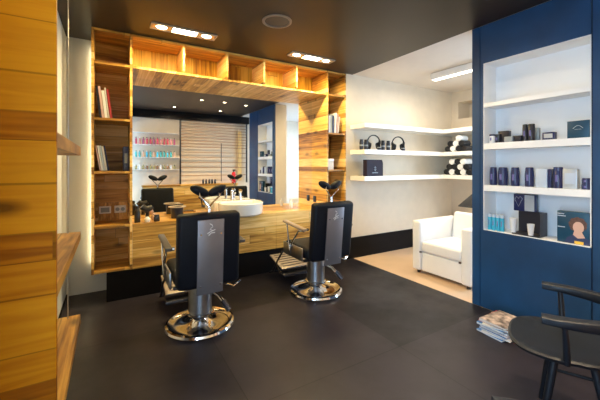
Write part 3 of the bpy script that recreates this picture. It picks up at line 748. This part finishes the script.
for x, y, lab in ((1.6, 1.5, 'small round downlight, left of three across the room middle'), (2.07, 1.5, 'small round downlight, centre of three across the room middle'),
              (2.58, 1.4, 'small round downlight, right of three across the room middle'), (1.25, .42, 'small round downlight nearest the rear product shelves'), (2.3, .42, 'small round downlight added to brighten the slatted rear screen'), (.05, .35, 'small round downlight added to warm the honey plank end panel')):  # screen and panel downlights are additions, to brighten the screen and warm the panel
    t = thing('downlight', lab, 'ceiling light', (x, y, ZC), 0, 'round downlights')
    bm = bmesh.new(); add_lathe(bm, [(.035, -.001), (.05, -.001), (.05, -.008), (.035, -.01), (.035, -.001)], 24); obj('trim_ring', bm, DARKST, t)
    bm = bmesh.new(); add_cyl(bm, (0, 0, -.006), (0, 0, -.002), .034); obj('bulb_face', bm, LAMPS, t)
    ld = bpy.data.lights.new('downlight_glow', 'SPOT'); ld.energy = 28 if y > 1 else 170; ld.color = (1, .78, .52); ld.spot_size = math.radians(125); ld.spot_blend = .8; ld.shadow_soft_size = .04
    lo = bpy.data.objects.new('downlight_glow', ld); COL.objects.link(lo); lo.parent = t; lo.location = (0, 0, -.02)
    if y < 1: lo.rotation_euler = (math.radians(-25), 0, 0)
    if x < .5: lo.rotation_euler = (math.radians(40), 0, math.radians(15)); ld.energy = 34; ld.color = (1, .66, .3); ld.spot_size = math.radians(80)
t = thing('ceiling_speaker', 'round dark speaker grille set in the dark ceiling', 'speaker', (1.327, 2.65, ZC))
bm = bmesh.new(); add_lathe(bm, [(.115, -.001), (.137, -.001), (.137, -.010), (.120, -.014), (.115, -.010), (.115, -.001)], 40); obj('rim', bm, pm('speaker_rim', (.22, .20, .18), .4, .1, noise=.1), t)
bm = bmesh.new(); add_lathe(bm, [(0, -.001), (.114, -.001), (.114, -.004), (0, -.004)], 40); obj('grille', bm, BLACKPL, t)
# linear lamp in the side room
t = thing('linear_lamp', 'long white linear lamp under the pale ceiling of the side area', 'ceiling light', (4.06, 3.1, 2.60))
box('lamp_body', -.05, .05, -.0+.0, 1.3-.0, .01, .098, WHITEPL, t)
box('diffuser', -.04, .04, .02, 1.28, 0, .01, TUBE, t)
t.location = (4.06, 3.03, 2.59)
for ch in t.children: ch.location = (0, -1.3, 0)
ld = bpy.data.lights.new('linear_lamp_glow', 'AREA'); ld.shape = 'RECTANGLE'; ld.size = .08; ld.size_y = 1.2; ld.energy = 38; ld.color = (1, .87, .68)
lo = bpy.data.objects.new('linear_lamp_glow', ld); COL.objects.link(lo); lo.parent = t; lo.location = (0, -.65, -.01)

# ------------------------------------------------------------------ magazines on the floor
mg = [BLUEM, PAPER, BLUEM, PINK, WHITEPL, BLUEM, PAPER, RED, PALEBL]
mgn = ['blue', 'cream', 'mid blue', 'pink', 'white', 'deep blue', 'ivory', 'red', 'pale blue']
pos = ['at the very bottom', 'second from the bottom', 'third from the bottom', 'fourth from the bottom', 'in the middle', 'fourth from the top', 'third from the top', 'second from the top', 'on the very top']
mixed = []
z = 0.001
for k in range(9):
    th = .010+.005*random.random()
    t = thing('magazine', f'{mgn[k]} magazine {pos[k]} of the floor pile by the cabinet', 'magazine', (2.735+random.uniform(-.012, .012), 1.40+random.uniform(-.015, .015), z), math.radians(6+random.uniform(-14, 14)), 'magazines piled on the floor')
    if k == 8:
        m = pm('collage_cover', (.42, .34, .30), .3, noise=.95, nscale=22)
    else: m = mg[k]
    bm = bmesh.new(); add_box(bm, -.145, .145, -.105, .105, 0, .001); add_box(bm, -.145, .145, -.105, .105, th-.001, th); add_box(bm, .144, .145, -.105, .105, 0, th); obj('cover', bm, m, t, smooth=False)
    box('pages', -.143, .143, -.103, .103, .001, th-.001, PAPER, t)
    z += th+.0006
t['label'] = 'magazine with brown and cream collage cover on top of the floor pile'

# ------------------------------------------------------------------ black wooden armchairs at the right
def wood_chair(loc, rz, label):
    """faces +y locally; seat front at +y"""
    t = thing('dining_chair', label, 'chair', loc, rz, 'black wooden chairs in the right foreground')
    # seat: rounded outline, dished
    bm = bmesh.new(); N = 40; rings = []
    for f, zt_ in ((.05, .437), (.4, .438), (.75, .446), (.95, .452), (1.0, .445), (.97, .43), (.6, .420), (.05, .418)):
        ring = []
        for i in range(N):
            a = 2*PI*i/N; c_, s_ = math.cos(a), math.sin(a); ex = .72
            x = math.copysign(abs(c_)**ex, c_)*.245*(1.0 if s_ > 0 else .93); y = math.copysign(abs(s_)**ex, s_)*.225
            ring.append(bm.verts.new((x*f, y*f, zt_)))
        rings.append(ring)
    for A, B in zip(rings, rings[1:]):
        for i in range(N): bm.faces.new((A[i], A[(i+1) % N], B[(i+1) % N], B[i]))
    bm.faces.new(rings[0]); bm.faces.new(rings[-1][::-1]); obj('seat', bm, BLACKWOOD, t)
    ZR = .635
    for sx in (-1, 1):
        bm = bmesh.new(); add_tube(bm, [(sx*.13, .02, .425), (sx*.155, .05, .22), (sx*.18, .08, 0)], [.019, .017, .012], 12); obj('leg', bm, BLACKWOOD, t)
        bm = bmesh.new(); add_tube(bm, [(sx*.14, -.12, .425), (sx*.17, -.16, .22), (sx*.20, -.2, 0)], [.019, .017, .012], 12); obj('leg', bm, BLACKWOOD, t)
        bm = bmesh.new(); add_tube(bm, [(sx*.225, -.02, .43), (sx*.245, -.015, .55), (sx*.255, -.01, ZR-.015)], [.015, .014, .012], 12); obj('arm_post', bm, BLACKWOOD, t)
        bm = bmesh.new(); add_tube(bm, [(sx*.10, -.19, .435), (sx*.115, -.25, .55), (sx*.125, -.285, ZR-.005)], [.013, .012, .011], 12); obj('back_post', bm, BLACKWOOD, t)
    bm = bmesh.new(); pts = []; fl_ = []
    for i in range(29):
        a = PI*(-.02-.96*i/28)
        q = abs(i-14)/14
        x = .265*math.cos(a); y = .05+.35*math.sin(a)
        pts.append((x, y, ZR)); fl_.append((.034-.012*(1-q), .019+.018*(1-q)))
    pts = [(.266, .075, ZR)]+pts+[(-.266, .075, ZR)]; fl_ = [(.032, .018)]+fl_+[(.032, .018)]
    add_tube(bm, pts, .02, 16, flat=fl_); obj('armrest_rail', bm, BLACKWOOD, t)
    bm = bmesh.new(); add_tube(bm, [(-.157, .05, .20), (-.172, -.16, .20)], .009, 8); obj('stretcher', bm, BLACKWOOD, t)
    bm = bmesh.new(); add_tube(bm, [(.157, .05, .20), (.172, -.16, .20)], .009, 8); obj('stretcher', bm, BLACKWOOD, t)
    return t
k1 = wood_chair((2.02, .745, 0), math.radians(22), 'black wooden chair with curved arm rail in front of the blue cabinet')
k2 = copy_tree(k1); k2['label'] = 'black wooden chair cut off at the bottom edge, only its arm rail end showing'
k2.location = (.845, .280, 0); k2.rotation_euler = (0, 0, math.radians(45))

# ------------------------------------------------------------------ rear part of the room (seen in the mirror)
t = thing('reception_desk', 'low wooden desk at the rear, seen only in the mirror', 'desk', (1.6, -.12, 0))
box('desk_front', -.95, 1.3, .04, .07, .0, .86, W_FRONT, t); box('desk_top', -.97, 1.32, -.17, .08, .86, .90, W_TOP, t)
box('desk_side', -.95, -.92, -.16, .04, .0, .86, W_SIDE, t); box('desk_side', 1.27, 1.3, -.16, .04, .0, .86, W_SIDE, t)
GR = 'bottles on the rear product shelves'
colr = [pm('bottle_crimson', (.42, .05, .10), .3, noise=.1), pm('bottle_plum', (.25, .05, .14), .3, noise=.1), pm('bottle_rose', (.6, .25, .25), .3, noise=.1)]
colt = [pm('bottle_teal', (.05, .35, .38), .3, noise=.1), CYAN, pm('bottle_peach', (.7, .42, .28), .3, noise=.1)]
cols = [pm('bottle_olive', (.25, .22, .08), .3, noise=.1), WHITEPL, pm('bottle_brown', (.18, .09, .04), .3, noise=.1)]
cname = [['crimson', 'plum', 'rose'], ['teal', 'turquoise', 'peach'], ['olive', 'white', 'brown']]
protos = {}
for ri, (zz, cs, hgt) in enumerate(((1.86, colr, .17), (1.56, colt, .15), (1.27, cols, .11))):
    sh = tag(box('rear_shelf', .40, 1.46, YB+.001, YB+.16, zz-.012, zz, WSHELF), ['white rear shelf with reddish bottles seen in the mirror', 'white rear shelf with teal bottles seen in the mirror', 'white rear shelf with small jars seen in the mirror'][ri], 'shelf', 'rear product shelves')
    for k in range(12):
        ci = (k*2+ri) % 3 if k % 4 else 0
        key = (ri, ci)
        shelfn = ['top', 'middle', 'lower'][ri]
        lab = f'{cname[ri][ci]} bottle on the {shelfn} rear product shelf, seen in the mirror'
        x = .52+k*.076
        if key not in protos:
            protos[key] = bottle('hair_product_bottle', lab, 'bottle', x, YB+.08, zz+.0005, .022, hgt, cs[ci], WHITEPL if k % 2 else BLACKPL, group=f'{cname[ri][ci]} bottles on the {shelfn} rear shelf')
        else:
            o = copy_tree(protos[key]); o.location.x = x
tag(box('rear_shelf', .40, 1.46, YB+.001, YB+.16, 2.13, 2.142, WSHELF), 'empty white rear shelf above the bottles, seen in the mirror', 'shelf', 'rear product shelves')
t = thing('slatted_screen', 'screen of horizontal tan slats in black posts, seen in the mirror', 'screen', (1.5, YB, 0))
for xx in (0, 1.74):
    box('post', xx-.018, xx+.018, .04, .075, .9, ZC-.01, BLACKPL, t)
box('top_rail', -.018, 1.758, .04, .075, ZC-.06, ZC-.01, BLACKPL, t)
z = 2.58; k = 0
while z > .98:
    box('slat', .02, 1.72, .05, .062, z-.008, z+.008, TAN, t)
    z -= .075 if z > 1.85 else (.13 if z > 1.4 else .2)
box('top_beam', -1.1, 1.80, .001, .10, 2.50, ZC-.005, BLACKB, t)
box('end_board', 1.50, 1.60, .03, .045, .95, 2.3, pm('yellow_board', (.65, .45, .18), .5, noise=.1), t)
box('thin_post', 1.02, 1.035, .065, .08, .95, 1.95, BLACKPL, t)
for x, zz, lab in ((2.35, 1.80, 'row'), (2.35, 1.48, 'x')):
    pass
for k in range(5):
    bottle('hair_product_bottle', 'short black bottle standing on the rear desk before the slats', 'bottle', 2.02+k*.075, -.10, .9005, .026, .12, BLACKPL, group='black bottles on the rear desk')
t = thing('fire_extinguisher', 'red fire extinguisher by the slatted screen, seen in the mirror', 'fire extinguisher', (2.82, -.11, .9005))
bm = bmesh.new(); add_lathe(bm, [(0, 0), (.052, 0), (.055, .01), (.055, .24), (.04, .28), (.018, .295), (0, .295)], 24); obj('cylinder_body', bm, pm('red_enamel', (.6, .03, .03), .25, noise=.05), t)
bm = bmesh.new(); add_cyl(bm, (0, 0, .29), (0, 0, .33), .02); add_box(bm, -.03, .05, -.012, .012, .32, .36, .004); obj('valve', bm, BLACKPL, t)

# ------------------------------------------------------------------ daylight through the windows
wd = bpy.data.worlds.new('World'); S.world = wd; wd.use_nodes = True
n = wd.node_tree.nodes; l = wd.node_tree.links
bg = n['Background']; tc = n.new('ShaderNodeTexCoord'); sp = n.new('ShaderNodeSeparateXYZ'); l.new(tc.outputs['Generated'], sp.inputs[0])
rp = n.new('ShaderNodeValToRGB'); e = rp.color_ramp.elements
e[0].position = 0; e[0].color = (.18, .32, .55, 1); e[1].position = .9; e[1].color = (.40, .66, 1, 1)
x = e.new(.5); x.color = (.48, .72, 1, 1)
mr_ = n.new('ShaderNodeMapRange'); mr_.inputs[1].default_value = -1; l.new(sp.outputs[2], mr_.inputs[0]); l.new(mr_.outputs[0], rp.inputs[0]); l.new(rp.outputs[0], bg.inputs[0])
bg.inputs[1].default_value = 19
def portal(x, y0, y1, z0, z1, sgn):
    ld = bpy.data.lights.new('window_portal', 'AREA'); ld.shape = 'RECTANGLE'; ld.size = z1-z0; ld.size_y = y1-y0; ld.cycles.is_portal = True
    lo = bpy.data.objects.new('window_portal', ld); COL.objects.link(lo); lo.location = (x, (y0+y1)/2, (z0+z1)/2); lo.rotation_euler = (0, -sgn*PI/2, 0)
portal(XL-.12, WY0, WY1, WZ0, WZ1, 1)
portal(XR+.12, VY0, VY1, VZ0, VZ1, -1)

# ------------------------------------------------------------------ camera
cam = bpy.data.cameras.new('Camera'); co = bpy.data.objects.new('Camera', cam); COL.objects.link(co)
cam.sensor_width = 36; cam.lens = 36*FP/600; cam.shift_y = -34/600; cam.clip_start = .02
co.location = (0, 0, H); co.rotation_euler = (PI/2, 0, -TH)
S.camera = co
S.view_settings.view_transform = 'Standard'; S.view_settings.look = 'None'; S.view_settings.gamma = 1; S.view_settings.exposure = 0.0
S.view_settings.use_curve_mapping = False
S.cycles.max_bounces = 10; S.cycles.diffuse_bounces = 5; S.cycles.glossy_bounces = 5; S.cycles.sample_clamp_indirect = 4
